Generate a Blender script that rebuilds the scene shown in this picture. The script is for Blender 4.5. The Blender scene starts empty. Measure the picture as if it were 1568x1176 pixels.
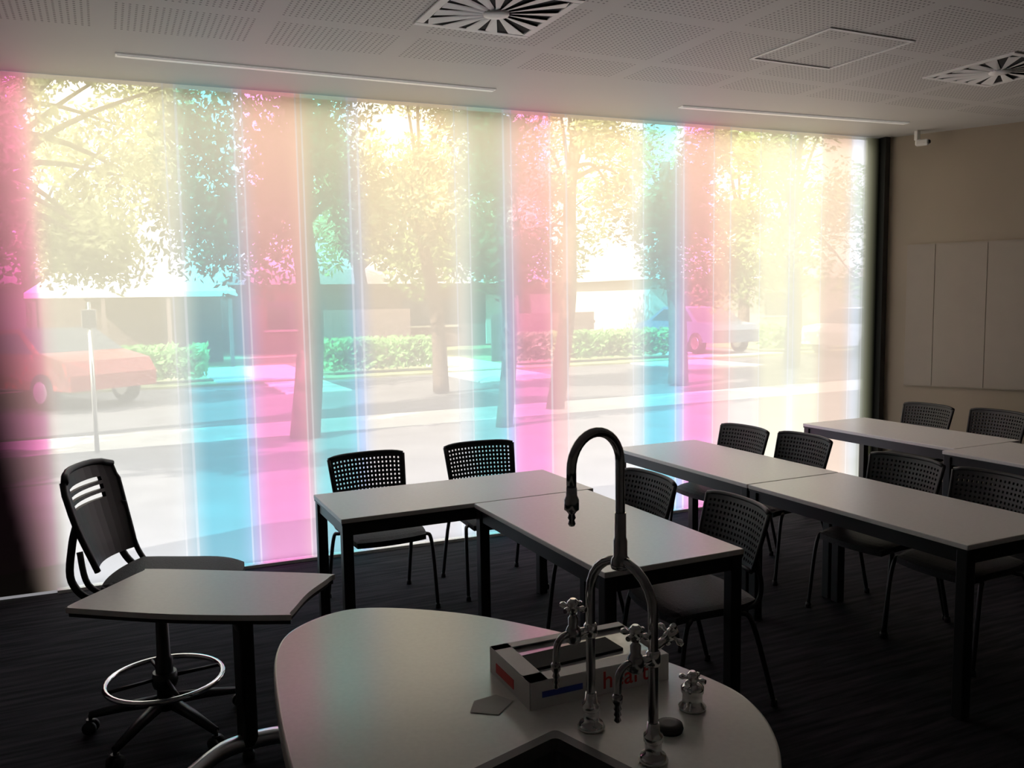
import bpy, bmesh, math, random
from mathutils import Vector, Matrix
random.seed(7)
sc=bpy.context.scene
try:
    sc.view_settings.view_transform='Standard'
    sc.view_settings.look='None'
except Exception as e: print(e)
sc.view_settings.exposure=0.0

# ------------------------------------------------------------------ materials
def newmat(name):
    m=bpy.data.materials.new(name); m.use_nodes=True
    nt=m.node_tree; nt.nodes.clear(); return m,nt,nt.nodes,nt.links
def mat(name,col,rough=0.6,metal=0.0,var=0.08,scale=8.0,bump=0.0,spec=0.5,coords='Object',emit=0):
    m,nt,N,L=newmat(name)
    o=N.new('ShaderNodeOutputMaterial'); b=N.new('ShaderNodeBsdfPrincipled')
    L.new(b.outputs[0],o.inputs[0])
    b.inputs['Roughness'].default_value=rough; b.inputs['Metallic'].default_value=metal
    b.inputs['Specular IOR Level'].default_value=spec
    tc=N.new('ShaderNodeTexCoord'); n=N.new('ShaderNodeTexNoise'); n.inputs['Scale'].default_value=scale
    n.inputs['Detail'].default_value=4
    L.new(tc.outputs[coords],n.inputs['Vector'])
    r=N.new('ShaderNodeValToRGB'); L.new(n.outputs['Fac'],r.inputs[0])
    r.color_ramp.elements[0].position=.3; r.color_ramp.elements[1].position=.7
    r.color_ramp.elements[0].color=[max(0,c*(1-var)) for c in col]+[1]
    r.color_ramp.elements[1].color=[min(1,c*(1+var)) for c in col]+[1]
    L.new(r.outputs[0],b.inputs['Base Color'])
    if emit>0:
        b.inputs['Emission Color'].default_value=(1,.95,.88,1); b.inputs['Emission Strength'].default_value=emit
    if bump>0:
        bp=N.new('ShaderNodeBump'); bp.inputs['Strength'].default_value=bump; bp.inputs['Distance'].default_value=.01
        L.new(n.outputs['Fac'],bp.inputs['Height']); L.new(bp.outputs[0],b.inputs['Normal'])
    return m

M={}
M['black']=mat('black_plastic',(.018,.018,.02),.45,var=.15,spec=.35)
M['fabric']=mat('black_fabric',(.024,.024,.026),.7,var=.3,scale=120,bump=.3)
M['frame']=mat('black_powdercoat',(.012,.012,.013),.4)
M['chrome']=mat('chrome',(.75,.75,.75),.14,1.0,var=.03)
M['dkchrome']=mat('dark_chrome',(.36,.36,.37),.2,1.0,var=.1)
M['steel']=mat('brushed_steel',(.6,.6,.61),.3,1.0)
M['laminate']=mat('table_laminate',(.74,.72,.71),.33,var=.03,scale=60,spec=.5)
M['bench']=mat('bench_solid_surface',(.78,.785,.74),.2,var=.03,scale=90,spec=.5)
M['whiteplastic']=mat('white_plastic',(.85,.84,.81),.4,var=.02)
M['lamp']=mat('lamp_diffuser',(.85,.84,.81),.4,var=.02,emit=.12)
M['white']=mat('white_paint',(.88,.87,.85),.5,var=.03)
M['dark']=mat('dark_void',(.02,.02,.02),.9)
M['sink']=mat('sink_grey',(.10,.10,.10),.35)
M['cab']=mat('bench_cabinet',(.07,.07,.072),.5)
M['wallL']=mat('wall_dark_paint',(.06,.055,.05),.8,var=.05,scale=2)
M['wallB']=mat('wall_back_paint',(.36,.345,.33),.8,var=.05,scale=2)
M['wallR']=mat('wall_cream_paint',(.45,.385,.30),.7,var=.04,scale=2)
M['wboard']=mat('whiteboard_enamel',(.48,.43,.37),.10,var=.02)
M['wseam']=mat('whiteboard_seam',(.38,.34,.28),.4)
M['card']=mat('white_cardboard',(.66,.65,.64),.5,var=.05)
M['cardin']=mat('box_clear_film',(.6,.6,.6),.15,var=.3,scale=14)
M['red']=mat('red_print',(.6,.03,.03),.5); M['blue']=mat('blue_print',(.03,.06,.35),.5)
M['paper']=mat('paper',(.5,.5,.47),.7)
M['rubber']=mat('rubber',(.015,.015,.015),.6)
# outdoor
M['bark']=mat('bark',(.10,.075,.06),.9,var=.4,scale=14,bump=.6)
def leafmat(name,col,lo=.45):
    m,nt,N,L=newmat(name)
    o=N.new('ShaderNodeOutputMaterial'); d=N.new('ShaderNodeBsdfDiffuse'); t=N.new('ShaderNodeBsdfTranslucent'); mx=N.new('ShaderNodeMixShader')
    tc=N.new('ShaderNodeTexCoord'); n=N.new('ShaderNodeTexNoise'); n.inputs['Scale'].default_value=1.3
    L.new(tc.outputs['Object'],n.inputs['Vector'])
    r=N.new('ShaderNodeValToRGB'); L.new(n.outputs['Fac'],r.inputs[0])
    r.color_ramp.elements[0].position=.35; r.color_ramp.elements[1].position=.65
    r.color_ramp.elements[0].color=[c*lo for c in col]+[1]; r.color_ramp.elements[1].color=list(col)+[1]
    L.new(r.outputs[0],d.inputs[0]); L.new(r.outputs[0],t.inputs[0]); mx.inputs[0].default_value=.45
    L.new(d.outputs[0],mx.inputs[1]); L.new(t.outputs[0],mx.inputs[2]); L.new(mx.outputs[0],o.inputs[0]); return m
M['leafdark']=leafmat('leaf_dark',(.08,.15,.08))
M['leafyel']=leafmat('leaf_yellow_green',(.62,.66,.38),.3)
M['leafmid']=leafmat('leaf_mid_green',(.32,.46,.20))
M['hedge']=leafmat('hedge_leaf',(.36,.66,.28))
M['concrete']=mat('concrete_path',(.15,.15,.165),.9,var=.2,scale=1.5)
M['palesun']=mat('pale_concrete_and_sun',(.52,.51,.49),.9,var=.1,scale=2)  # driveway concrete; also paints the sunlit strip and road patches
M['asphalt']=mat('asphalt',(.12,.12,.13),.9,var=.15,scale=1.2)
M['grass']=mat('dry_grass',(.24,.27,.14),.95,var=.35,scale=1.4)
M['brick']=mat('brown_brick',(.20,.13,.12),.9,var=.2,scale=6)
M['roof']=mat('roof_tiles',(.40,.33,.31),.9,var=.12,scale=9)
M['render']=mat('house_render',(.52,.49,.46),.9,var=.05)
M['glass']=mat('dark_glass',(.04,.05,.06),.08,var=.05)
M['redcar']=mat('red_car_paint',(.38,.03,.03),.2,var=.02)
M['whitecar']=mat('white_car_paint',(.85,.85,.85),.2,var=.02)
M['bluecar']=mat('blue_car_paint',(.10,.14,.20),.2,var=.02)
M['timber']=mat('timber_fence',(.19,.14,.13),.85,var=.2,scale=10)

# carpet
m,nt,N,L=newmat('carpet_planks'); M['carpet']=m
o=N.new('ShaderNodeOutputMaterial'); b=N.new('ShaderNodeBsdfPrincipled'); L.new(b.outputs[0],o.inputs[0]); b.inputs['Roughness'].default_value=.95; b.inputs['Specular IOR Level'].default_value=.1
tc=N.new('ShaderNodeTexCoord'); mp=N.new('ShaderNodeMapping'); mp.inputs['Scale'].default_value=(1.2,14,1); L.new(tc.outputs['Object'],mp.inputs[0])
n=N.new('ShaderNodeTexNoise'); n.inputs['Scale'].default_value=2.2; n.inputs['Detail'].default_value=6; L.new(mp.outputs[0],n.inputs['Vector'])
r=N.new('ShaderNodeValToRGB'); L.new(n.outputs['Fac'],r.inputs[0]); r.color_ramp.elements[0].position=.35; r.color_ramp.elements[1].position=.7
r.color_ramp.elements[0].color=(.008,.008,.010,1); r.color_ramp.elements[1].color=(.032,.031,.035,1)
L.new(r.outputs[0],b.inputs['Base Color'])
n2=N.new('ShaderNodeTexNoise'); n2.inputs['Scale'].default_value=180; L.new(tc.outputs['Object'],n2.inputs['Vector'])
bp=N.new('ShaderNodeBump'); bp.inputs['Strength'].default_value=.4; bp.inputs['Distance'].default_value=.005; L.new(n2.outputs['Fac'],bp.inputs['Height']); L.new(bp.outputs[0],b.inputs['Normal'])

# perforated ceiling
m,nt,N,L=newmat('perforated_ceiling'); M['ceil']=m
o=N.new('ShaderNodeOutputMaterial'); b=N.new('ShaderNodeBsdfPrincipled'); L.new(b.outputs[0],o.inputs[0]); b.inputs['Roughness'].default_value=.6
tc=N.new('ShaderNodeTexCoord'); sp=N.new('ShaderNodeSeparateXYZ'); L.new(tc.outputs['Object'],sp.inputs[0])
def mth(op,a,bv=None,c=None):
    nd=N.new('ShaderNodeMath'); nd.operation=op
    for i,v in enumerate((a,bv,c)):
        if v is None: continue
        if isinstance(v,(int,float)): nd.inputs[i].default_value=v
        else: L.new(v,nd.inputs[i])
    return nd.outputs[0]
def cell(v,pitch,off):
    f=mth('FLOORED_MODULO',mth('ADD',v,off),pitch); return mth('ABSOLUTE',mth('SUBTRACT',f,pitch/2))
P=.028
dx=cell(sp.outputs[0],P,50*P); dy=cell(sp.outputs[1],P,50*P)
rr=mth('SQRT',mth('ADD',mth('MULTIPLY',dx,dx),mth('MULTIPLY',dy,dy)))
hole=mth('LESS_THAN',rr,.0060)
mx_=mth('LESS_THAN',cell(sp.outputs[0],.70,6.93),.305)
my_=mth('LESS_THAN',cell(sp.outputs[1],.70,6.98),.305)
band=mth('LESS_THAN',mth('ADD',sp.outputs[1],mth('MULTIPLY',sp.outputs[0],.0388)),4.68)
msk=mth('MULTIPLY',mth('MULTIPLY',mx_,my_),mth('MULTIPLY',hole,band))
mc=N.new('ShaderNodeMix'); mc.data_type='RGBA'; L.new(msk,mc.inputs[0]); mc.inputs[6].default_value=(.60,.58,.555,1); mc.inputs[7].default_value=(.16,.15,.14,1)
L.new(mc.outputs[2],b.inputs['Base Color'])

# dichroic film
m,nt,N,L=newmat('dichroic_film'); M['film']=m
o=N.new('ShaderNodeOutputMaterial'); ad=N.new('ShaderNodeAddShader'); tr=N.new('ShaderNodeBsdfTransparent'); tl=N.new('ShaderNodeBsdfTranslucent')
a1=N.new('ShaderNodeAttribute'); a1.attribute_name='tint'; a2=N.new('ShaderNodeAttribute'); a2.attribute_name='haze'
L.new(a1.outputs['Color'],tr.inputs[0]); L.new(a2.outputs['Color'],tl.inputs[0]); L.new(tr.outputs[0],ad.inputs[0]); L.new(tl.outputs[0],ad.inputs[1]); L.new(ad.outputs[0],o.inputs[0])

# ------------------------------------------------------------------ mesh helpers
class B:
    def __init__(s,mats): s.bm=bmesh.new(); s.mats=mats
    def mi(s,k):
        if k not in s.mats: s.mats.append(k)
        return s.mats.index(k)
    def box(s,c,size,k,rz=0,bev=0,M4=None):
        mt=Matrix.Translation(c)@Matrix.Rotation(rz,4,'Z')@Matrix.Diagonal((size[0],size[1],size[2],1))
        if M4 is not None: mt=M4@mt
        r=bmesh.ops.create_cube(s.bm,size=1,matrix=mt)
        fs=set(f for v in r['verts'] for f in v.link_faces)
        for f in fs: f.material_index=s.mi(k)
        if bev>0:
            es=list(set(e for v in r['verts'] for e in v.link_edges))
            rb=bmesh.ops.bevel(s.bm,geom=es,offset=bev,segments=2,affect='EDGES',profile=.5)
            for f in rb['faces']: f.material_index=s.mi(k)
    def tube(s,pts,r,k,seg=10,closed=False,caps=True):
        pts=[Vector(p) for p in pts]; n=len(pts)
        rs=r if isinstance(r,(list,tuple)) else [r]*n
        rings=[]; nrm=None
        for i in range(n):
            if closed: t=pts[(i+1)%n]-pts[i-1]
            else: t=pts[min(i+1,n-1)]-pts[max(i-1,0)]
            t.normalize()
            if nrm is None:
                a=Vector((0,0,1)) if abs(t.z)<.9 else Vector((1,0,0)); nrm=t.cross(a).normalized()
            nrm=(nrm-t*nrm.dot(t)).normalized(); bb=t.cross(nrm)
            rings.append([s.bm.verts.new(pts[i]+(nrm*math.cos(2*math.pi*j/seg)+bb*math.sin(2*math.pi*j/seg))*rs[i]) for j in range(seg)])
        for i in range(n if closed else n-1):
            A=rings[i]; C=rings[(i+1)%n]
            for j in range(seg):
                f=s.bm.faces.new((A[j],A[(j+1)%seg],C[(j+1)%seg],C[j])); f.smooth=True; f.material_index=s.mi(k)
        if caps and not closed:
            for rg in (rings[0][::-1],rings[-1]):
                f=s.bm.faces.new(rg); f.material_index=s.mi(k)
    def lathe(s,c,prof,k,seg=20,M4=None):
        c=Vector(c); rings=[]
        for (r,z) in prof:
            ring=[]
            for j in range(seg):
                v=Vector((max(r,1e-4)*math.cos(2*math.pi*j/seg),max(r,1e-4)*math.sin(2*math.pi*j/seg),z))
                if M4 is not None: v=M4@v
                ring.append(s.bm.verts.new(c+v))
            rings.append(ring)
        for i in range(len(rings)-1):
            for j in range(seg):
                f=s.bm.faces.new((rings[i][j],rings[i][(j+1)%seg],rings[i+1][(j+1)%seg],rings[i+1][j])); f.smooth=True; f.material_index=s.mi(k)
        for rg in (rings[0][::-1],rings[-1]):
            f=s.bm.faces.new(rg); f.material_index=s.mi(k)
    def prism(s,poly,z0,z1,k,top=True,bot=True,ktop=None,bev=0):
        lo=[s.bm.verts.new((p[0],p[1],z0)) for p in poly]; hi=[s.bm.verts.new((p[0],p[1],z1)) for p in poly]
        n=len(poly)
        for i in range(n):
            f=s.bm.faces.new((lo[i],lo[(i+1)%n],hi[(i+1)%n],hi[i])); f.material_index=s.mi(k)
        if top:
            f=s.bm.faces.new(hi); f.material_index=s.mi(ktop or k)
        if bot:
            f=s.bm.faces.new(lo[::-1]); f.material_index=s.mi(k)
    def quad(s,vs,k,smooth=False):
        f=s.bm.faces.new([s.bm.verts.new(v) for v in vs]); f.material_index=s.mi(k); f.smooth=smooth; return f
    def surf(s,fn,us,vs,k,th=0,skip=None,nrm=(0,1,0)):
        nv=Vector(nrm)*th
        A=[[s.bm.verts.new(Vector(fn(u,v))) for v in vs] for u in us]
        Bk=[[s.bm.verts.new(Vector(fn(u,v))+nv) for v in vs] for u in us] if th else None
        nu,nw=len(us)-1,len(vs)-1; ok=lambda i,j: 0<=i<nu and 0<=j<nw and not (skip and skip(i,j)); m_=s.mi(k)
        def F(*q):
            try:
                f=s.bm.faces.new(q); f.material_index=m_; f.smooth=False
            except ValueError: pass
        for i in range(nu):
            for j in range(nw):
                if not ok(i,j): continue
                F(A[i][j],A[i+1][j],A[i+1][j+1],A[i][j+1])
                if th:
                    F(Bk[i][j+1],Bk[i+1][j+1],Bk[i+1][j],Bk[i][j])
                    if not ok(i-1,j): F(A[i][j],A[i][j+1],Bk[i][j+1],Bk[i][j])
                    if not ok(i+1,j): F(A[i+1][j+1],A[i+1][j],Bk[i+1][j],Bk[i+1][j+1])
                    if not ok(i,j-1): F(A[i+1][j],A[i][j],Bk[i][j],Bk[i+1][j])
                    if not ok(i,j+1): F(A[i][j+1],A[i+1][j+1],Bk[i+1][j+1],Bk[i][j+1])
    def mesh(s,name):
        loose=[v for v in s.bm.verts if not v.link_faces]
        bmesh.ops.delete(s.bm,geom=loose,context='VERTS')
        me=bpy.data.meshes.new(name); bmesh.ops.recalc_face_normals(s.bm,faces=s.bm.faces); s.bm.to_mesh(me); s.bm.free()
        for k in s.mats: me.materials.append(M[k])
        return me
    def obj(s,name,loc=(0,0,0),rz=0,parent=None):
        o=bpy.data.objects.new(name,s.mesh(name)); sc.collection.objects.link(o); o.location=loc; o.rotation_euler[2]=rz
        if parent: o.parent=parent
        return o
def inst(me,name,loc,rz):
    o=bpy.data.objects.new(name,me); sc.collection.objects.link(o); o.location=loc; o.rotation_euler[2]=rz; return o
def spl(pts,n=6,closed=False):
    pts=[Vector(p) for p in pts]; out=[]; N_=len(pts)
    rng=range(N_) if closed else range(N_-1)
    for i in rng:
        if closed: p0,p1,p2,p3=pts[i-1],pts[i],pts[(i+1)%N_],pts[(i+2)%N_]
        else: p0,p1,p2,p3=pts[max(i-1,0)],pts[i],pts[i+1],pts[min(i+2,N_-1)]
        for j in range(n):
            t=j/n; out.append(.5*((2*p1)+(-p0+p2)*t+(2*p0-5*p1+4*p2-p3)*t*t+(-p0+3*p1-3*p2+p3)*t**3))
    if not closed: out.append(pts[-1])
    return out
def rrect(w,d,r,n=6,cx=0,cy=0):
    o=[]
    for (sx,sy,a0) in ((1,1,0),(-1,1,90),(-1,-1,180),(1,-1,270)):
        for i in range(n+1):
            a=math.radians(a0+90*i/n); o.append((cx+sx*(w/2-r)+r*math.cos(a),cy+sy*(d/2-r)+r*math.sin(a)))
    return o

# ------------------------------------------------------------------ room
CZ=3.02
def wy(x): return 5.70-.0388*(x+.4)
XL,XR=-1.0,6.07
b=B(['carpet']); b.prism([(-2.6,-3),(10.4,-3),(6.15,wy(6.15)),(-2.6,wy(-2.6))],-.1,0,'carpet'); b.obj('floor')
b=B(['ceil']); b.prism([(-2.8,-3.2),(10.8,-3.2),(6.5,wy(6.5)+.12),(-2.8,wy(-2.8)+.12)],CZ,CZ+.25,'ceil'); b.obj('ceiling')
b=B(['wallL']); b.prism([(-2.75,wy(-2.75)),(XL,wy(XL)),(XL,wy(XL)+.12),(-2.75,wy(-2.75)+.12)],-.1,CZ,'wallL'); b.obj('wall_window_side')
b=B(['wallB']); b.prism([(-2.75,-3.1),(-2.6,-3.1),(-2.6,wy(-2.6)),(-2.75,wy(-2.7))],-.1,CZ,'wallB'); b.obj('wall_left')
b=B(['wallB']); b.prism([(-2.75,-3.2),(10.7,-3.2),(10.7,-3.05),(-2.75,-3.05)],-.1,CZ,'wallB'); b.obj('wall_back')
R0=Vector((6.13,5.44)); RD=Vector((.447,-.894)).normalized(); RN=Vector((RD.y,-RD.x))
if RN.dot(Vector((-1,-1)))<0: RN=-RN
def rp(k,off=0): p=R0+RD*k+RN*off; return (p.x,p.y)
b=B(['wallR']); b.prism([rp(-.05),rp(9.6),rp(9.6,-.15),rp(-.05,-.15)],-.1,CZ,'wallR'); b.obj('wall_right')
b=B(['black']); b.prism([rp(.02,.012),rp(9.4,.012),rp(9.4,0.001),rp(.02,.001)],0,.1,'black'); b.obj('baseboard_right')
b=B(['wboard','wseam']); z0,z1=.92,2.1
for k0,k1 in ((.20,.416),(.422,.806),(.812,2.0),(2.006,3.2)):
    b.prism([rp(k0,.002),rp(k1,.002),rp(k1,.014),rp(k0,.014)],z0,z1,'wboard')
b.prism([rp(.20,.002),rp(3.2,.002),rp(3.2,.010),rp(.20,.010)],z0,z1,'wseam')
b.prism([rp(.20,.002),rp(3.2,.002),rp(3.2,.018),rp(.20,.018)],z1,z1+.008,'wboard')
b.prism([rp(.20,.002),rp(3.2,.002),rp(3.2,.018),rp(.20,.018)],z0-.010,z0,'wseam')
b.obj('whiteboard')
b=B(['frame']); b.prism([(6.07,wy(6.07)-.06),(6.125,wy(6.1)-.06),(6.135,wy(6.1)+.13),(6.07,wy(6.1)+.13)],-.1,CZ,'frame'); b.obj('trim_1')
b=B(['whiteplastic']); b.prism([(-.34,wy(-.34)-.03),(6.07,wy(6.07)-.03),(6.07,wy(6.07)+.03),(-.34,wy(-.34)+.03)],0,.02,'whiteplastic'); b.obj('trim_2')

# window film
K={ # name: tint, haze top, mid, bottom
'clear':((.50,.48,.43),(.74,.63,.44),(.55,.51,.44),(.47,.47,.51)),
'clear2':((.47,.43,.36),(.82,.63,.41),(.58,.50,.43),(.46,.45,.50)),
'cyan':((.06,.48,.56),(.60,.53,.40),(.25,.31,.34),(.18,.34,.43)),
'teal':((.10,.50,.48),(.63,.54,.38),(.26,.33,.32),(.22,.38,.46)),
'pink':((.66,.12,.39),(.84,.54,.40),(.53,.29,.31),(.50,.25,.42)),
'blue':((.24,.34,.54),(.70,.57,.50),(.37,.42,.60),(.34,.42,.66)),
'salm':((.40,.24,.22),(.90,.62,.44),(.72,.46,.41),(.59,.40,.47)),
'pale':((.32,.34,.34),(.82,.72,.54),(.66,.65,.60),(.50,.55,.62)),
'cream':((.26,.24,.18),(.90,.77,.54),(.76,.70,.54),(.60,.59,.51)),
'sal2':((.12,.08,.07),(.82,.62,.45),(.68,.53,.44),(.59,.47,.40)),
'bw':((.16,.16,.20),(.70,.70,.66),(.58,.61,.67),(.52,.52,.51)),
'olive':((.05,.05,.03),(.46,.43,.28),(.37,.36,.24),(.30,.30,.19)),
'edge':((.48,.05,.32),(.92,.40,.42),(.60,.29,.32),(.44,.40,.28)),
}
S=[(-9,'edge'),(-.33,'clear'),(.39,'pale'),(.46,'cyan'),(.79,'blue'),(.84,'pink'),(1.17,'salm'),(1.205,'teal'),(1.50,'blue'),(1.56,'clear2'),
(2.23,'pale'),(2.33,'teal'),(2.59,'blue'),(2.65,'pink'),(2.95,'salm'),(3.08,'clear2'),(3.64,'pale'),(3.73,'cyan'),(4.02,'blue'),(4.09,'pink'),(4.37,'salm'),(4.53,'clear2'),
(4.82,'cream'),(5.12,'pale'),(5.17,'cream'),(5.45,'sal2'),(5.77,'bw'),(5.91,'olive')]
def lerp(a,c,t): return tuple(a[i]+(c[i]-a[i])*t for i in range(3))
def film(x,z):
    k=0
    for i,(s0,_) in enumerate(S):
        if x>=s0: k=i
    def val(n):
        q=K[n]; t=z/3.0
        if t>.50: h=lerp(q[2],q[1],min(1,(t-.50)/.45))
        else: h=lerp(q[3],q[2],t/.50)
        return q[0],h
    T,H=val(S[k][1]); dm=9
    for (d,j) in ((x-S[k][0],k-1),((S[k+1][0]-x) if k+1<len(S) else 9,k+1)):
        dm=min(dm,d)
        if not 0<=j<len(S): continue
        T2,H2=val(S[j][1])
        if d<.014: T=lerp(T,T2,.5*(1-d/.014))
        wdt=.10
        if d<wdt: H=lerp(H,H2,.5*(1-d/wdt)**1.6)
        if d<.05: T=lerp(T,T2,.18*(1-d/.05))
    if dm<.006 and x>-.2: H=lerp(H,(.76,.73,.76),.4); T=tuple(c*.7 for c in T)   # overlapped film seam
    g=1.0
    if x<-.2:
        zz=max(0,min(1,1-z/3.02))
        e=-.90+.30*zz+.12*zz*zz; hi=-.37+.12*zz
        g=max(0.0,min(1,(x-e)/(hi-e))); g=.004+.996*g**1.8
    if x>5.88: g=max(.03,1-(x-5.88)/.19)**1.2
    return tuple(c*g for c in T),tuple(c*g for c in H)
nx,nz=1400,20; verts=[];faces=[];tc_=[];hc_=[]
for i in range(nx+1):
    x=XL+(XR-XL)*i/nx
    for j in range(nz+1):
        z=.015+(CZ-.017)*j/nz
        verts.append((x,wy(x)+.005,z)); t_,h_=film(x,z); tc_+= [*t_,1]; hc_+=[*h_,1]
for i in range(nx):
    for j in range(nz):
        a=i*(nz+1)+j; faces.append((a,a+nz+1,a+nz+2,a+1))
me=bpy.data.meshes.new('window_film'); me.from_pydata(verts,[],faces)
for nm,dat in (('tint',tc_),('haze',hc_)):
    at=me.attributes.new(nm,'FLOAT_COLOR','POINT'); at.data.foreach_set('color',dat)
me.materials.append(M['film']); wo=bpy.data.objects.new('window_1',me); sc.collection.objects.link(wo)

# ------------------------------------------------------------------ ceiling fittings
def striplight(x0,x1,y0,y1):
    b=B(['lamp']); L_=math.hypot(x1-x0,y1-y0); a=math.atan2(y1-y0,x1-x0)
    b.box((0,0,-.004),(L_,.064,.008),'lamp',bev=.002)
    b.box((0,0,-.009),(L_-.02,.040,.006),'lamp',bev=.002)
    b.obj('linear_ceiling_light',((x0+x1)/2,(y0+y1)/2,CZ),a)
striplight(.13,2.31,5.12,5.10); striplight(3.71,5.74,5.06,4.90)
def diffuser(cx,cy):
    b=B(['white','dark'])
    b.box((0,0,-.002),(.56,.56,.003),'dark')
    for (x,y,w,d) in ((0,.28,.60,.04),(0,-.28,.60,.04),(.28,0,.04,.52),(-.28,0,.04,.52)):
        b.box((x,y,-.005),(w,d,.010),'white',bev=.003)
    n=16
    for i in range(n):
        a=2*math.pi*i/n+.1
        r0=.055; da=.75*math.pi/n
        p=[]
        for (r,dd,z) in ((r0,-da*1.1,-.014),(.4,-da,-.014),(.4,da*.5,-.008),(r0,da*1.1,-.008)):
            aa=a+dd; rr2=min(r,.262/max(abs(math.cos(aa)),abs(math.sin(aa)))); p.append((rr2*math.cos(aa),rr2*math.sin(aa),z))
        b.quad(p,'white'); b.quad([(q[0],q[1],q[2]+.002) for q in p][::-1],'white')
    b.lathe((0,0,-.022),[(.02,0),(.06,.003),(.062,.018)],'white')
    b.obj('ceiling_air_diffuser',(cx,cy,CZ))
diffuser(1.71,3.74); diffuser(4.93,3.55)
b=B(['white','ceil'])
for (x,y,w,d) in ((0,.29,.60,.02),(0,-.29,.60,.02),(.29,0,.02,.56),(-.29,0,.02,.56)): b.box((x,y,-.003),(w,d,.006),'white',bev=.001)
b.obj('ceiling_access_hatch',(3.64,3.62,CZ))
b=B(['whiteplastic','black']); b.box((0,0,-.04),(.06,.03,.08),'whiteplastic',bev=.006); b.box((0,-.04,-.10),(.055,.10,.05),'whiteplastic',rz=.2,bev=.012)
b.lathe((0,-.095,-.10),[(.018,0),(.012,.01)],'black',12,Matrix.Rotation(math.pi/2,4,'X')); b.obj('motion_sensor',(6.10,5.10,CZ),.3)

# ------------------------------------------------------------------ tables
TH=.72
def table(x0,x1,y0,y1):
    cx,cy=(x0+x1)/2,(y0+y1)/2; w,d=x1-x0-.006,y1-y0-.006
    b=B(['laminate','frame'])
    b.box((0,0,TH-.0125),(w,d,.022),'laminate',bev=.003)
    b.box((0,0,TH-.028),(w-.004,d-.004,.010),'frame')
    for (x,y,a,c) in ((0,d/2-.03,w-.05,.03),(0,-d/2+.03,w-.05,.03),(w/2-.03,0,.03,d-.05),(-w/2+.03,0,.03,d-.05)):
        b.box((x,y,TH-.058),(a,c,.054),'frame')
    for sx in (-1,1):
        for sy in (-1,1): 
            b.box((sx*(w/2-.03),sy*(d/2-.03),(TH-.03)/2),(.05,.05,TH-.03),'frame',bev=.004)
            b.box((sx*(w/2-.03),sy*(d/2-.03),.006),(.04,.04,.012),'rubber')
    b.obj('classroom_table',(cx,cy,0))
table(.92,2.25,3.80,4.38); table(1.57,2.21,2.585,3.797)
table(2.99,3.64,3.49,4.79); table(2.99,3.64,2.21,3.487)
table(4.80,5.45,3.67,4.98); table(4.68,5.33,2.38,3.667)

# ------------------------------------------------------------------ stack chair
def chair_mesh():
    b=B(['black','fabric','frame'])
    nu,nv=14,14
    def top(u,v,dz):
        x=(u-.5)*2; y=(v-.5)*2
        sx=.215*x*math.sqrt(1-.30*y*y*abs(y)*.6) ; sy=.215*y*math.sqrt(1-.22*x*x)
        z=.452-.018*(max(0,-y)**3)+.010*(max(0,y)**3)-.008*(1-x*x)*(1-y*y)
        ed=max(abs(x),abs(y)); z-= .012*ed**8
        return (sx,sy-.0,z+dz)
    us=[i/nu for i in range(nu+1)]
    b.surf(lambda u,v: top(u,v,0),us,us,'fabric',th=.03,nrm=(0,0,-1))
    NX,NZ=18,9
    def grid(n,bar,edge):
        h=(1-2*edge-(n-1)*bar)/n; c=[0,edge]
        for i in range(n): c.append(c[-1]+h); c.append(c[-1]+bar)
        c=c[:-1]; c.append(1.0); return c
    gx=grid(NX,.027,.05); gz=grid(NZ,.048,.10)
    def bk(u,v):
        x=(u-.5)*2; hw=.205+.018*v; y=.205+.065*v-.045*x*x
        z=.56+.26*v; z-= .012*abs(x)**6*v ; z+=.012*abs(x)**6*(1-v)
        return (hw*x,y,z)
    b.surf(bk,gx,gz,'black',th=.014,skip=lambda i,j: i%2==1 and j%2==1 and 0<i<len(gx)-2 and 0<j<len(gz)-2)
    rim=[bk(u,1.0) for u in [i/14 for i in range(15)]]
    b.tube([(p[0],p[1]+.007,p[2]) for p in rim],.011,'black',8)
    for s in (-1,1):
        b.tube([(s*p[0],p[1]+.007,p[2]) for p in (bk(1,v) for v in (0,.25,.5,.75,1))],.010,'black',8)
        b.tube(spl([(s*.17,.05,.425),(s*.205,.17,.425),(s*.212,.205,.50),(s*.205,.185,.62)],5),.011,'frame',8)
        b.tube(spl([(s*.12,-.08,.415),(s*.21,-.13,.41),(s*.235,-.17,.36),(s*.245,-.215,.015)],6),.0105,'frame',8)
        b.tube(spl([(s*.12,.04,.415),(s*.21,.10,.41),(s*.235,.15,.36),(s*.245,.25,.015)],6),.0105,'frame',8)
        for y in (-.215,.25): b.lathe((s*.245,y,0),[(.015,0),(.015,.02),(.012,.03)],'rubber',10)
    b.tube([(-.13,-.08,.415),(.13,-.08,.415)],.0105,'frame',8); b.tube([(-.13,.04,.415),(.13,.04,.415)],.0105,'frame',8)
    b.tube([bk(0,0),bk(.25,0),bk(.5,0),bk(.75,0),bk(1,0)],.009,'black',8)
    return b.mesh('stacking_chair')
cm=chair_mesh(); H=-math.pi/2
for (x,y,r) in ((1.34,4.60,.03),(2.04,4.62,-.05),(2.17,3.53,H),(2.20,2.92,H-.08),(3.62,4.52,H+.04),(3.70,4.06,H),(3.62,3.22,H+.05),(3.62,2.72,H),(5.60,4.70,H),(5.70,4.18,H)):
    inst(cm,'stacking_chair',(x,y,0),r)

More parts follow.
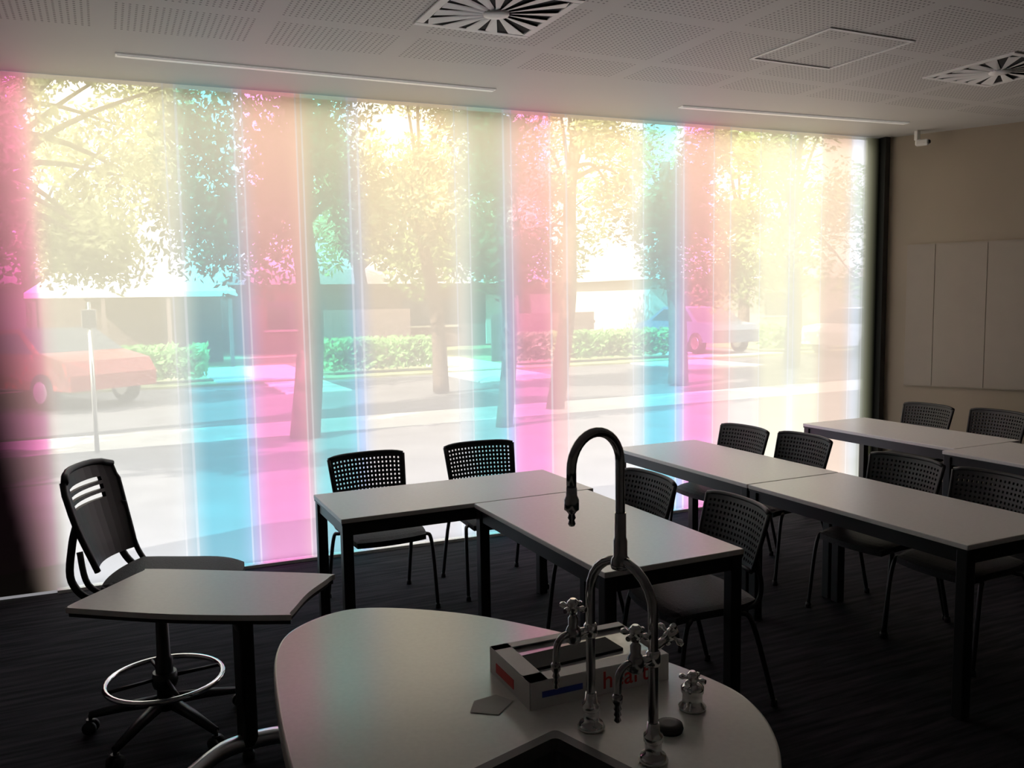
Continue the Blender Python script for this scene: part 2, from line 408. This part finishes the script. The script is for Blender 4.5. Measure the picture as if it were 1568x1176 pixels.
# ------------------------------------------------------------------ drafting chair
b=B(['black','fabric','frame','chrome'])
SZ=.66
us=[i/14 for i in range(15)]
def st(u,v):
    x=(u-.5)*2;y=(v-.5)*2
    return (.225*x*math.sqrt(1-.35*y*y*abs(y)*.7),.24*y*math.sqrt(1-.25*x*x)-.07,SZ-.02*max(0,-y)**3+.012*max(0,y)**2-.014*max(abs(x),abs(y))**6)
b.surf(st,us,us,'fabric',th=.045,nrm=(0,0,-1))
gu=[0,.12,.2,.30,.40,.5,.6,.70,.80,.88,1]; gv=[0,.15,.3,.45,.55,.60,.655,.69,.745,.78,.835,.91,1]
def bk2(u,v):
    x=(u-.5)*2; hw=.17+.045*math.sin(min(1,v*1.25)*math.pi/2)-.03*max(0,v-.8)*5*.6
    y=.20+.03*math.sin(v*3.0)+.09*v*v-.05*x*x
    z=SZ+.05+.37*v-.025*abs(x)**4*(v>.8)
    return (hw*x,y,z)
b.surf(bk2,gu,gv,'black',th=.016,skip=lambda i,j:(j in (5,7,9)) and 2<=i<=7)
for s in (-1,1):
    b.tube([(s*p[0],p[1]+.008,p[2]) for p in (bk2(1,v/8) for v in range(9))],.012,'black',8)
    b.tube(spl([(s*.13,.02,SZ-.06),(s*.20,.16,SZ-.05),(s*.215,.235,SZ+.03),(s*.205,.23,SZ+.16),(s*.20,.21,SZ+.24)],6),.014,'black',8)
    b.tube(spl([(s*.18,.10,SZ-.05),(s*.225,.17,SZ+.02),(s*.212,.20,SZ+.14)],6),.011,'black',8)
b.tube([bk2(u/8,1) for u in range(9)],.013,'black',8)
b.box((0,0,SZ-.085),(.20,.26,.05),'frame',bev=.01)
b.tube([(.08,-.02,SZ-.09),(.26,-.04,SZ-.10)],.008,'frame',8)
b.lathe((0,0,0),[(.032,.09),(.034,.30),(.026,.31),(.022,SZ-.10)],'frame',16)
ringp=[(.22*math.cos(2*math.pi*i/40),.22*math.sin(2*math.pi*i/40),.215) for i in range(40)]
b.tube(ringp,.011,'chrome',10,closed=True)
b.lathe((0,0,.185),[(.045,0),(.05,.02),(.045,.06)],'frame',16)
for i in range(4):
    a=i*math.pi/2+.6; b.tube([(.04*math.cos(a),.04*math.sin(a),.22),(.22*math.cos(a),.22*math.sin(a),.215)],.008,'frame',8)
for i in range(5):
    a=2*math.pi*i/5+.35; ca,sa=math.cos(a),math.sin(a)
    b.tube([(.02*ca,.02*sa,.125),(.16*ca,.16*sa,.105),(.30*ca,.30*sa,.075)],[.026,.021,.015],'frame',8)
    px,py=.30*ca,.30*sa
    b.tube([(px,py,.08),(px,py,.05)],.008,'frame',8)
    for t in (-1,1):
        Mr=Matrix.Rotation(a,4,'Z')@Matrix.Rotation(math.pi/2,4,'X')
        b.lathe((px+.016*t*-sa,py+.016*t*ca,.027),[(.010,-.009),(.027,-.007),(.027,.007),(.010,.009)],'rubber',14,Mr)
    b.lathe((px,py,.045),[(.018,0),(.016,.014)],'frame',12)
b.obj('drafting_chair',(.14,3.60,0),math.radians(66))

# ------------------------------------------------------------------ small flip-top table
b=B(['laminate','frame','steel','whiteplastic'])
poly=spl([(-.365,-.20,0),(-.34,-.205,0),(0,-.225,0),(.34,-.20,0),(.36,-.17,0),(.35,0,0),(.365,.17,0),(.34,.20,0),(0,.205,0),(-.31,.20,0),(-.335,.17,0),(-.355,0,0),(-.375,-.17,0)],5,closed=True)
b.prism([(p.x,p.y) for p in poly],.732,.75,'laminate',ktop='laminate')
b.prism([(p.x*.985,p.y*.97) for p in poly],.718,.732,'frame')
tt=b.obj('flip_top_side_table',(.262,2.975,0),math.radians(-33))
b=B(['frame','steel'])
b.box((.28,3.02,.695),(.42,.06,.045),'frame',rz=math.radians(-33),bev=.01)
b.tube([(.12,3.10,.68),(.20,3.12,.66),(.34,3.16,.66),(.42,3.05,.68)],.016,'frame',8)
b.tube([(.22,3.00,.69),(.27,3.05,.63),(.37,3.17,.57),(.40,3.22,.50)],.022,'frame',10)
b.tube([(.36,3.14,.68),(.39,3.20,.60),(.40,3.22,.52)],.024,'frame',10)
b.box((.40,3.22,.31),(.055,.075,.50),'frame',rz=.3,bev=.01)
b.tube(spl([(.40,3.22,.07),(.28,3.17,.07),(.10,3.02,.035),(.02,2.94,.025)],6),[.032]*6+[.030]*6+[.024]*6+[.02],'steel',10)
b.tube(spl([(.40,3.22,.07),(.55,3.20,.07),(.74,3.10,.035),(.80,3.07,.025)],6),[.032]*6+[.030]*6+[.024]*6+[.02],'steel',10)
for p in ((.03,2.95),(.79,3.075),(.40,3.22)): b.lathe((p[0],p[1],0),[(.022,0),(.024,.02),(.015,.04)],'frame',12)
o=b.obj('pedestal'); o.parent=tt; o.matrix_parent_inverse=(Matrix.Translation((.262,2.975,0))@Matrix.Rotation(math.radians(-33),4,'Z')).inverted()

# ------------------------------------------------------------------ demonstration bench
BZ=.90
out=spl([(.235,1.25,0),(.265,1.66,0),(.315,1.97,0),(.40,2.115,0),(.565,2.165,0),(.777,2.02,0),(.9325,1.815,0),(1.06,1.58,0),(1.12,1.38,0),(1.112,1.26,0),(1.055,1.14,0),(.96,1.02,0),(.84,.84,0),(.70,.60,0),(.58,.42,0),(.40,.36,0),(.24,.44,0),(.21,.80,0)],8,closed=True)
sc_c=Vector((.713,1.351,0)); ex=Vector((-math.cos(math.radians(16.5)),-math.sin(math.radians(16.5)),0)); ey=Vector((.29,-.957,0)).normalized()
def sk(u,v,z): p=sc_c+ex*u+ey*v; return (p.x,p.y,z)
def sinkrect(g,z):
    r=rrect(.36+2*g,.36+2*g,.012,4); return [sk(.18+p[0],.18+p[1],z) for p in r]
cu=bpy.data.curves.new('c','CURVE'); cu.dimensions='2D'; cu.fill_mode='BOTH'
for pl in ([(p.x,p.y,0) for p in out],sinkrect(-.004,0)):
    s=cu.splines.new('POLY'); s.points.add(len(pl)-1)
    for i,p in enumerate(pl): s.points[i].co=(p[0],p[1],0,1)
    s.use_cyclic_u=True
cu.extrude=.018; cu.bevel_depth=.006; cu.bevel_resolution=2; cu.offset=-.006
co=bpy.data.objects.new('tmp',cu); sc.collection.objects.link(co)
dg=bpy.context.evaluated_depsgraph_get(); me=bpy.data.meshes.new_from_object(co.evaluated_get(dg)); bpy.data.objects.remove(co)
me.materials.clear(); me.materials.append(M['bench'])
bench=bpy.data.objects.new('demonstration_bench',me); sc.collection.objects.link(bench); bench.location=(0,0,BZ-.024)
b=B(['cab','sink'])
cen=Vector((.62,1.3,0)); ins=[cen+(p-cen)*.86 for p in out]
b.prism([(p.x,p.y) for p in ins],-0,BZ-.05,'cab',top=False)
o=b.obj('cabinet_body'); o.parent=bench; o.matrix_parent_inverse=Matrix.Translation((0,0,-(BZ-.024)))
b=B(['sink','steel'])
rs=[sinkrect(.006,BZ+.0005),sinkrect(.006,BZ+.003),sinkrect(-.012,BZ+.001),sinkrect(-.016,BZ-.02),sinkrect(-.02,BZ-.17)]
rv=[[b.bm.verts.new(p) for p in r] for r in rs]; n=len(rv[0])
for i in range(len(rs)-1):
    for j in range(n): b.bm.faces.new((rv[i][j],rv[i][(j+1)%n],rv[i+1][(j+1)%n],rv[i+1][j]))
b.bm.faces.new(rv[-1]); p=sk(.18,.18,BZ-.168); b.lathe(p,[(.03,0),(.02,.002)],'steel',16)
o=b.obj('sink_bowl'); o.parent=bench; o.matrix_parent_inverse=Matrix.Translation((0,0,-(BZ-.024)))

# ------------------------------------------------------------------ lab tap
c1=Vector((.781,1.336,0)); c2=Vector((.818,1.188,0)); d=(c2-c1).normalized(); mid=(c1+c2)/2; hl=(c2-c1).length/2
l=Vector((-.97,-.24,0)).normalized()
b=B(['dkchrome','chrome','rubber'])
U=[c1+Vector((0,0,BZ+.002)),c1+Vector((0,0,1.0)),c1+Vector((0,0,1.10))]
for i in range(13):
    a=math.pi*i/12; U.append(mid-d*hl*math.cos(a)+Vector((0,0,1.163+hl*math.sin(a))))
U+=[c2+Vector((0,0,1.10)),c2+Vector((0,0,1.0)),c2+Vector((0,0,BZ+.002))]
b.tube(U,.0088,'dkchrome',14)
for c in (c1,c2): b.lathe((c.x,c.y,BZ+.0003),[(.024,0),(.026,.004),(.022,.012),(.015,.016),(.0145,.035),(.017,.037),(.017,.048),(.012,.052),(.010,.07)],'chrome',20)
b.lathe((mid.x,mid.y,1.225),[(.016,0),(.018,.008),(.016,.018),(.0125,.022),(.0125,.05),(.0105,.056),(.0105,.10)],'dkchrome',18)
rg=.058; zt=1.474-rg
G=[mid+Vector((0,0,1.25)),mid+Vector((0,0,1.33)),mid+Vector((0,0,zt))]
for i in range(1,17):
    a=math.pi*i/16; G.append(mid+l*(rg-rg*math.cos(a))+Vector((0,0,zt+rg*math.sin(a))))
tip=mid+l*2*rg; G.append(tip+Vector((0,0,1.385)))
b.tube(G,.0085,'dkchrome',14)
b.lathe((tip.x,tip.y,1.322),[(.0045,0),(.0065,.004),(.0045,.010),(.007,.014),(.005,.020),(.0085,.025),(.0125,.028),(.0125,.045),(.0095,.052),(.0095,.066)],'dkchrome',16)
def cross(P,ax,k='chrome'):
    ax=ax.normalized(); q=ax.to_track_quat('Z','Y').to_matrix().to_4x4()
    b.lathe(P,[(.008,-.012),(.011,0),(.011,.010),(.005,.016)],k,14,q)
    for i in range(4):
        a=math.pi/2*i+.5; dv=q@Vector((math.cos(a),math.sin(a),0)); P_=Vector(P)
        b.tube([P_+dv*.006,P_+dv*.014,P_+dv*.020,P_+dv*.027],[.0035,.0035,.0065,.0045],k,8)
def valve(c,z0,dirv):
    z0v=Vector((0,0,z0)); b.lathe((c.x,c.y,z0-.014),[(.0095,0),(.0125,.004),(.0125,.024),(.0095,.028)],'chrome',14)
    b.tube([c+z0v,c+dirv*.030+z0v],[.008,.009],'chrome',10)
    bc=c+dirv*.040
    b.lathe((bc.x,bc.y,z0-.016),[(.008,0),(.014,.005),(.015,.022),(.012,.030),(.009,.034),(.0095,.048),(.006,.052),(.005,.066)],'dkchrome',16)
    cross((bc.x,bc.y,z0+.052),Vector((0,0,1)))
    b.tube(spl([bc+z0v,bc+dirv*.020+z0v+Vector((0,0,.003)),bc+dirv*.036+z0v-Vector((0,0,.010)),bc+dirv*.040+z0v-Vector((0,0,.045))],5),.0065,'dkchrome',10)
    t=bc+dirv*.040; b.lathe((t.x,t.y,z0-.092),[(.003,0),(.0062,.004),(.004,.010),(.0066,.014),(.0045,.020),(.007,.024),(.0048,.030),(.0085,.036),(.009,.046),(.0065,.05)],'dkchrome',12)
valve(c1,1.09,(l-d*.1).normalized()); valve(c2,1.085,(l-d*.1).normalized())
r_=-l; b.tube([c2+Vector((0,0,1.10)),c2+r_*.035+Vector((0,0,1.112))],[.008,.007],'chrome',10); cp=c2+r_*.045+Vector((0,0,1.115)); cross(cp,Vector((r_.x,r_.y,.3)))
b.obj('laboratory_faucet')
b=B(['chrome'])
b.lathe((0,0,0),[(.026,0),(.027,.006),(.02,.012),(.019,.030),(.022,.034),(.022,.045),(.016,.050),(.008,.054)],'chrome',20)
cross((0,0,.060),Vector((0,0,1))); b.obj('tap_handle',(.9956,1.313,BZ+.0003))
b=B(['rubber']); b.lathe((0,0,0),[(.024,0),(.026,.006),(.024,.014),(.012,.015)],'rubber',20); b.obj('sink_plug',(.905,1.262,BZ+.0003))

# box
b=B(['card','cardin','red','blue'])
w,dp,h=.32,.20,.055
b.box((0,0,.002),(w,dp,.004),'card')
for (x,y,a,c) in ((0,dp/2,w,.003),(0,-dp/2,w,.003),(w/2,0,.003,dp),(-w/2,0,.003,dp)): b.box((x,y,h/2),(a,c,h),'card')
b.box((0,0,h-.010),(w-.02,dp-.02,.006),'cardin')
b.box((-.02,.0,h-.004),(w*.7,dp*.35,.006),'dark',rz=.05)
b.box((0,-dp/2+.018,h),(w,.036,.002),'card'); b.box((0,dp/2-.012,h),(w,.024,.002),'card')
b.box((-w/2+.02,0,h),(.04,dp,.002),'card')
b.box((-.09,-dp/2-.002,.028),(.09,.0015,.012),'blue'); b.box((-w/2-.002,.02,.022),(.0015,.09,.02),'red')
bx=b.obj('cardboard_box',(.872,1.545,BZ+.0003),-.02)
tcu=bpy.data.curves.new('box_lettering','FONT'); tcu.body='heart'; tcu.size=.052; tcu.extrude=.0006; tcu.materials.append(M['red'])
to=bpy.data.objects.new('box_lettering',tcu); sc.collection.objects.link(to); to.parent=bx; to.location=(.0,-dp/2-.0025,.012); to.rotation_euler=(math.pi/2,0,0)
b=B(['paper']); b.prism([(-.045,-.01),(.0,-.045),(.05,-.005),(.03,.035),(-.02,.03)],0,.0015,'paper'); b.obj('paper_scrap',(.647,1.505,BZ+.0003))

# ------------------------------------------------------------------ outdoors
GZ=-.06
def slab(name,x0,x1,y0,y1,z,k,th=.1): 
    b=B([k]); b.prism([(x0,y0),(x1,y0),(x1,y1),(x0,y1)],z-th,z,k); b.obj(name)
slab('paved_forecourt',-30,60,6.05,11.6,GZ,'concrete'); slab('sunlit_strip',-30,60,11.6,13.0,GZ,'palesun'); slab('road',-30,60,13.0,20,GZ-.05,'asphalt')  # pale slab beyond the forecourt paints in a strip of sunlight
slab('front_lawn',-50,90,20,60,GZ,'grass')
for x0,x1 in ((7.8,9.8),(2.2,4.6),(15.5,18.5)): slab('driveway',x0,x1,20.02,24.8,GZ+.03,'palesun',.03)
for x0,x1 in ((7.4,9.5),(3.2,4.5),(13.0,15.4)): slab('sunlit_road_patch',x0,x1,17.2,19.98,GZ-.02,'palesun',.03)  # pale slabs laid on the asphalt as painted sunlit patches
def leafcloud(b,clumps,n,size,k):
    tot=sum(c[3]**2 for c in clumps); mi=b.mi(k)
    for (x,y,z,r) in clumps:
        for _ in range(int(n*r*r/tot)):
            v=Vector((random.gauss(0,1),random.gauss(0,1),random.gauss(0,1))).normalized()*r*(random.random()**.45)
            p=Vector((x+v.x,y+v.y,z+v.z*1.0)); a=Vector((random.gauss(0,1),random.gauss(0,1),random.gauss(0,1))).normalized(); c=a.orthogonal().normalized()
            s=size*random.uniform(.6,1.3); e=a*s; g=c*s*.5
            f=b.bm.faces.new([b.bm.verts.new(q) for q in (p-e,p+g,p+e,p-g)]); f.material_index=mi
def tree(x,y,h,lean,canopy,n,size,k,r=.22):
    b=B(['bark',k]); top=Vector((x+lean[0],y+lean[1],h*.55)); base=Vector((x,y,GZ-.02))
    tr_=spl([base,base.lerp(top,.35)+Vector((.08,0,0)),base.lerp(top,.7)-Vector((.06,0,0)),top],5)
    b.tube(tr_,[r*(1-.5*i/(len(tr_)-1)) for i in range(len(tr_))],'bark',10)
    for (cx,cy,cz,cr) in canopy:
        e=Vector((cx,cy,cz)); s0=base.lerp(top,random.uniform(.6,.95)); pth=spl([s0,s0.lerp(e,.5)+Vector((0,0,.25)),e],4)
        b.tube(pth,[r*.3*(1-.85*i/(len(pth)-1)) for i in range(len(pth))],'bark',7)
    leafcloud(b,canopy,n,size,k); b.obj('street_tree')
def can(cx,cy,z0,z1,R_,n,r):
    return [(cx+random.uniform(-R_,R_),cy+random.uniform(-R_*.6,R_*.6),random.uniform(z0,z1),r*random.uniform(.7,1.2)) for _ in range(n)]
tree(-2.6,13.2,8,(1.2,-.4),can(-.1,12.6,2.3,5.6,1.6,28,.55),13000,.055,'leafyel')
tree(2.3,11.3,8,(.2,.2),can(2.15,11.3,2.3,5.2,1.1,24,.6),15000,.055,'leafdark',.20)
tree(5.9,15.8,8,(-.4,0),can(5.6,15.8,2.9,6.5,2.0,26,.7),13500,.07,'leafyel',.16)
tree(4.95,10.8,7,(.1,0),can(4.9,10.8,1.9,4.8,.6,15,.48),7500,.055,'leafdark',.12)
tree(6.5,12.2,9,(.6,.1),can(7.0,12.2,3.2,5.5,1.0,12,.45),5500,.06,'leafyel',.15)
tree(10.6,14.5,8,(-.2,.2),can(10.6,14.5,2.0,5.0,1.3,17,.6),10000,.07,'leafdark',.22)
tree(15.5,16.5,8,(.2,.2),can(15.5,16.5,1.8,7,2.2,18,.9),8500,.09,'leafmid',.22)
tree(-6.5,17,8,(0,.2),can(-4.4,17,1.4,7,2.6,20,.9),7500,.10,'leafmid',.25)
tree(-2.0,30,9,(0,.2),can(-1.0,30,3.4,8,3.4,18,1.2),6500,.14,'leafyel',.25)
tree(7.2,26,8,(0,.2),can(7.0,26,2.8,7,2.6,17,1.1),6500,.13,'leafmid',.25)
tree(13.2,27,8,(0,.2),can(13,27,2.8,7,3.2,18,1.1),7000,.13,'leafmid',.25)
tree(22,26,8,(0,.2),can(22,26,2.2,8,3.2,14,1.3),5500,.16,'leafmid',.25)
# unseen trees added left of the view to dapple the paving
tree(-7,8.3,7,(0,0),can(-7,8.3,2.6,6,2.0,14,.6),4500,.09,'leafmid',.2)
tree(-4.8,10.3,7,(0,0),can(-4.8,10.3,2.6,6,1.6,12,.6),3800,.09,'leafmid',.2)
tree(-3.4,11.2,7,(0,0),can(-3.2,11.1,3.4,6.5,1.3,9,.42),1800,.09,'leafmid',.15)
b=B(['hedge']); mi=b.mi('hedge')
for _ in range(15000):
    x=random.uniform(-6,26); 
    if 2.1<x<4.7 or 7.7<x<9.9 or 15.4<x<18.6: continue
    p=Vector((x,21+random.uniform(-.35,.35),random.uniform(GZ+.12,.8))); a=Vector((random.gauss(0,1),random.gauss(0,1),random.gauss(0,1))).normalized(); c=a.orthogonal().normalized(); s=.10
    f=b.bm.faces.new([b.bm.verts.new(q) for q in (p-a*s,p+c*s*.6,p+a*s,p-c*s*.6)]); f.material_index=mi
b.obj('garden_hedge')
def house(cx,cy,w,dp,hh,rh,k):
    b=B([k,'roof','glass','render'])
    b.box((0,0,hh/2),(w,dp,hh),k)
    o_=.5; A=[(-w/2-o_,-dp/2-o_,hh),(w/2+o_,-dp/2-o_,hh),(w/2+o_,dp/2+o_,hh),(-w/2-o_,dp/2+o_,hh)]; r1=(-w/2+dp/2,0,hh+rh); r2=(w/2-dp/2,0,hh+rh)
    b.quad([A[0],A[1],r2,r1],'roof'); b.quad([A[2],A[3],r1,r2],'roof'); b.quad([A[1],A[2],r2],'roof'); b.quad([A[3],A[0],r1],'roof'); b.quad(A[::-1],'render')
    for fx in (-.33,.05): b.box((w*fx,-dp/2-.02,hh*.55),(w*.16,.06,hh*.4),'glass'); b.box((w*fx,-dp/2-.03,hh*.33),(w*.18,.1,.08),'render')
    b.box((w*.34,-dp/2-.02,hh*.42),(w*.22,.06,hh*.8),'render')
    b.obj('suburban_house',(cx,cy,GZ))
house(-5,36.5,13,8,2.5,1.9,'render'); house(10.5,35,13,8,2.4,2.0,'brick'); house(27,34,13,8,2.5,2.0,'render')
b=B(['whitecar','timber']); b.quad([(-2.6,-1.5,2.12),(2.6,-1.5,2.12),(2.0,1.2,2.70),(-2.0,1.2,2.70)],'whitecar'); b.box((0,-1.5,2.05),(5.2,.06,.14),'whitecar')
for x in (-2.4,-.8,.8,2.4): b.box((x,-1.45,1.0),(.10,.10,2.0),'timber')
b.box((0,1.1,1.1),(4.9,.1,2.2),'timber'); b.obj('carport',(.8,26.6,GZ))
b=B(['timber'])
for i in range(34): b.box((4.8+i*.082,22.5,.72),(.076,.03,1.55),'timber')
for i in range(34): b.box((10+i*.1,22.5,.62),(.092,.03,1.35),'timber')
b.box((6.2,22.53,1.2),(2.8,.03,.08),'timber'); b.box((11.7,22.53,1.0),(3.4,.03,.08),'timber'); b.obj('timber_fence')
def car(x,y,rz,paint,z=GZ-.05):
    b=B([paint,'glass','rubber','steel'])
    side=[(-2.1,.35),(-2.12,.72),(-2.0,.88),(-1.35,.95),(-.75,1.38),(.55,1.42),(1.25,1.0),(1.95,.86),(2.12,.62),(2.1,.35)]
    def sect(y_): return [b.bm.verts.new((px,y_*(1-.16*max(0,(pz-.9)/.5)),pz)) for (px,pz) in side]
    Lf=sect(-.86); Rt=sect(.86); n=len(side); mi=b.mi(paint)
    f=b.bm.faces.new(Lf); f.material_index=mi; f=b.bm.faces.new(Rt[::-1]); f.material_index=mi
    for i in range(n):
        f=b.bm.faces.new((Lf[i],Rt[i],Rt[(i+1)%n],Lf[(i+1)%n])); f.material_index=b.mi('glass') if i in (3,5) else mi
    for s in (-1,1):
        for pl in ([(-1.1,.98),(-.68,1.31),(-.1,1.33),(-.1,.98)],[(-.02,.98),(-.02,1.33),(.5,1.34),(1.05,.99)]):
            b.quad([(px,s*(.868*(1-.16*max(0,(pz-.9)/.5))),pz) for px,pz in pl],'glass')
        for wx in (-1.3,1.3):
            b.lathe((wx,s*.80,.32),[(.18,-.10),(.32,-.09),(.32,.09),(.18,.10)],'rubber',20,Matrix.Rotation(math.pi/2,4,'X'))
            b.lathe((wx,s*.80,.32),[(.19,-.11),(.19,.11)],'steel',16,Matrix.Rotation(math.pi/2,4,'X'))
    b.obj('car',(x,y,z),rz)
car(-1.1,18.6,-.95,'redcar'); car(21.0,18.9,.02,'whitecar'); car(17.0,22.5,1.57,'bluecar',GZ+.03)
b=B(['steel']); b.tube([(0,0,GZ-.0),(0,0,1.75)],.028,'steel',10); b.box((0,-.035,1.55),(.16,.01,.22),'steel',bev=.003); b.obj('street_sign',(-.16,11.4,0))

# ------------------------------------------------------------------ light
w=bpy.data.worlds.new('sky'); sc.world=w; w.use_nodes=True; N=w.node_tree.nodes; L=w.node_tree.links; N.clear()
o=N.new('ShaderNodeOutputWorld'); bg=N.new('ShaderNodeBackground'); L.new(bg.outputs[0],o.inputs[0])
tc=N.new('ShaderNodeTexCoord'); sp=N.new('ShaderNodeSeparateXYZ'); L.new(tc.outputs['Generated'],sp.inputs[0]); r=N.new('ShaderNodeValToRGB'); L.new(sp.outputs[2],r.inputs[0])
r.color_ramp.elements[0].color=(1,.98,.95,1); r.color_ramp.elements[1].color=(.86,.93,1,1); L.new(r.outputs[0],bg.inputs[0]); bg.inputs[1].default_value=2.9
sl=bpy.data.lights.new('sun','SUN'); sl.energy=11; sl.angle=.01; sl.color=(1,.97,.91); so=bpy.data.objects.new('sun',sl); sc.collection.objects.link(so)
so.rotation_euler=Vector((.80,.22,-.68)).to_track_quat('-Z','Y').to_euler(); so.location=(0,-10,20)

# ------------------------------------------------------------------ camera
yaw=math.radians(25.2); p=math.radians(5.6); rl=.016
Fh=Vector((math.sin(yaw),math.cos(yaw),0)); Rr=Vector((math.cos(yaw),-math.sin(yaw),0)); Z=Vector((0,0,1))
Fw=Fh*math.cos(p)-Z*math.sin(p); Up=Fh*math.sin(p)+Z*math.cos(p)
r2=(Rr-Up*rl).normalized(); u2=(Up+Rr*rl).normalized()
mw=Matrix(((r2.x,u2.x,-Fw.x,0),(r2.y,u2.y,-Fw.y,0),(r2.z,u2.z,-Fw.z,1.7),(0,0,0,1)))
cd=bpy.data.cameras.new('camera'); cd.sensor_width=36; cd.lens=1320/1568*36; cd.clip_start=.05; cd.clip_end=300
cam=bpy.data.objects.new('camera',cd); sc.collection.objects.link(cam); cam.matrix_world=mw; sc.camera=cam
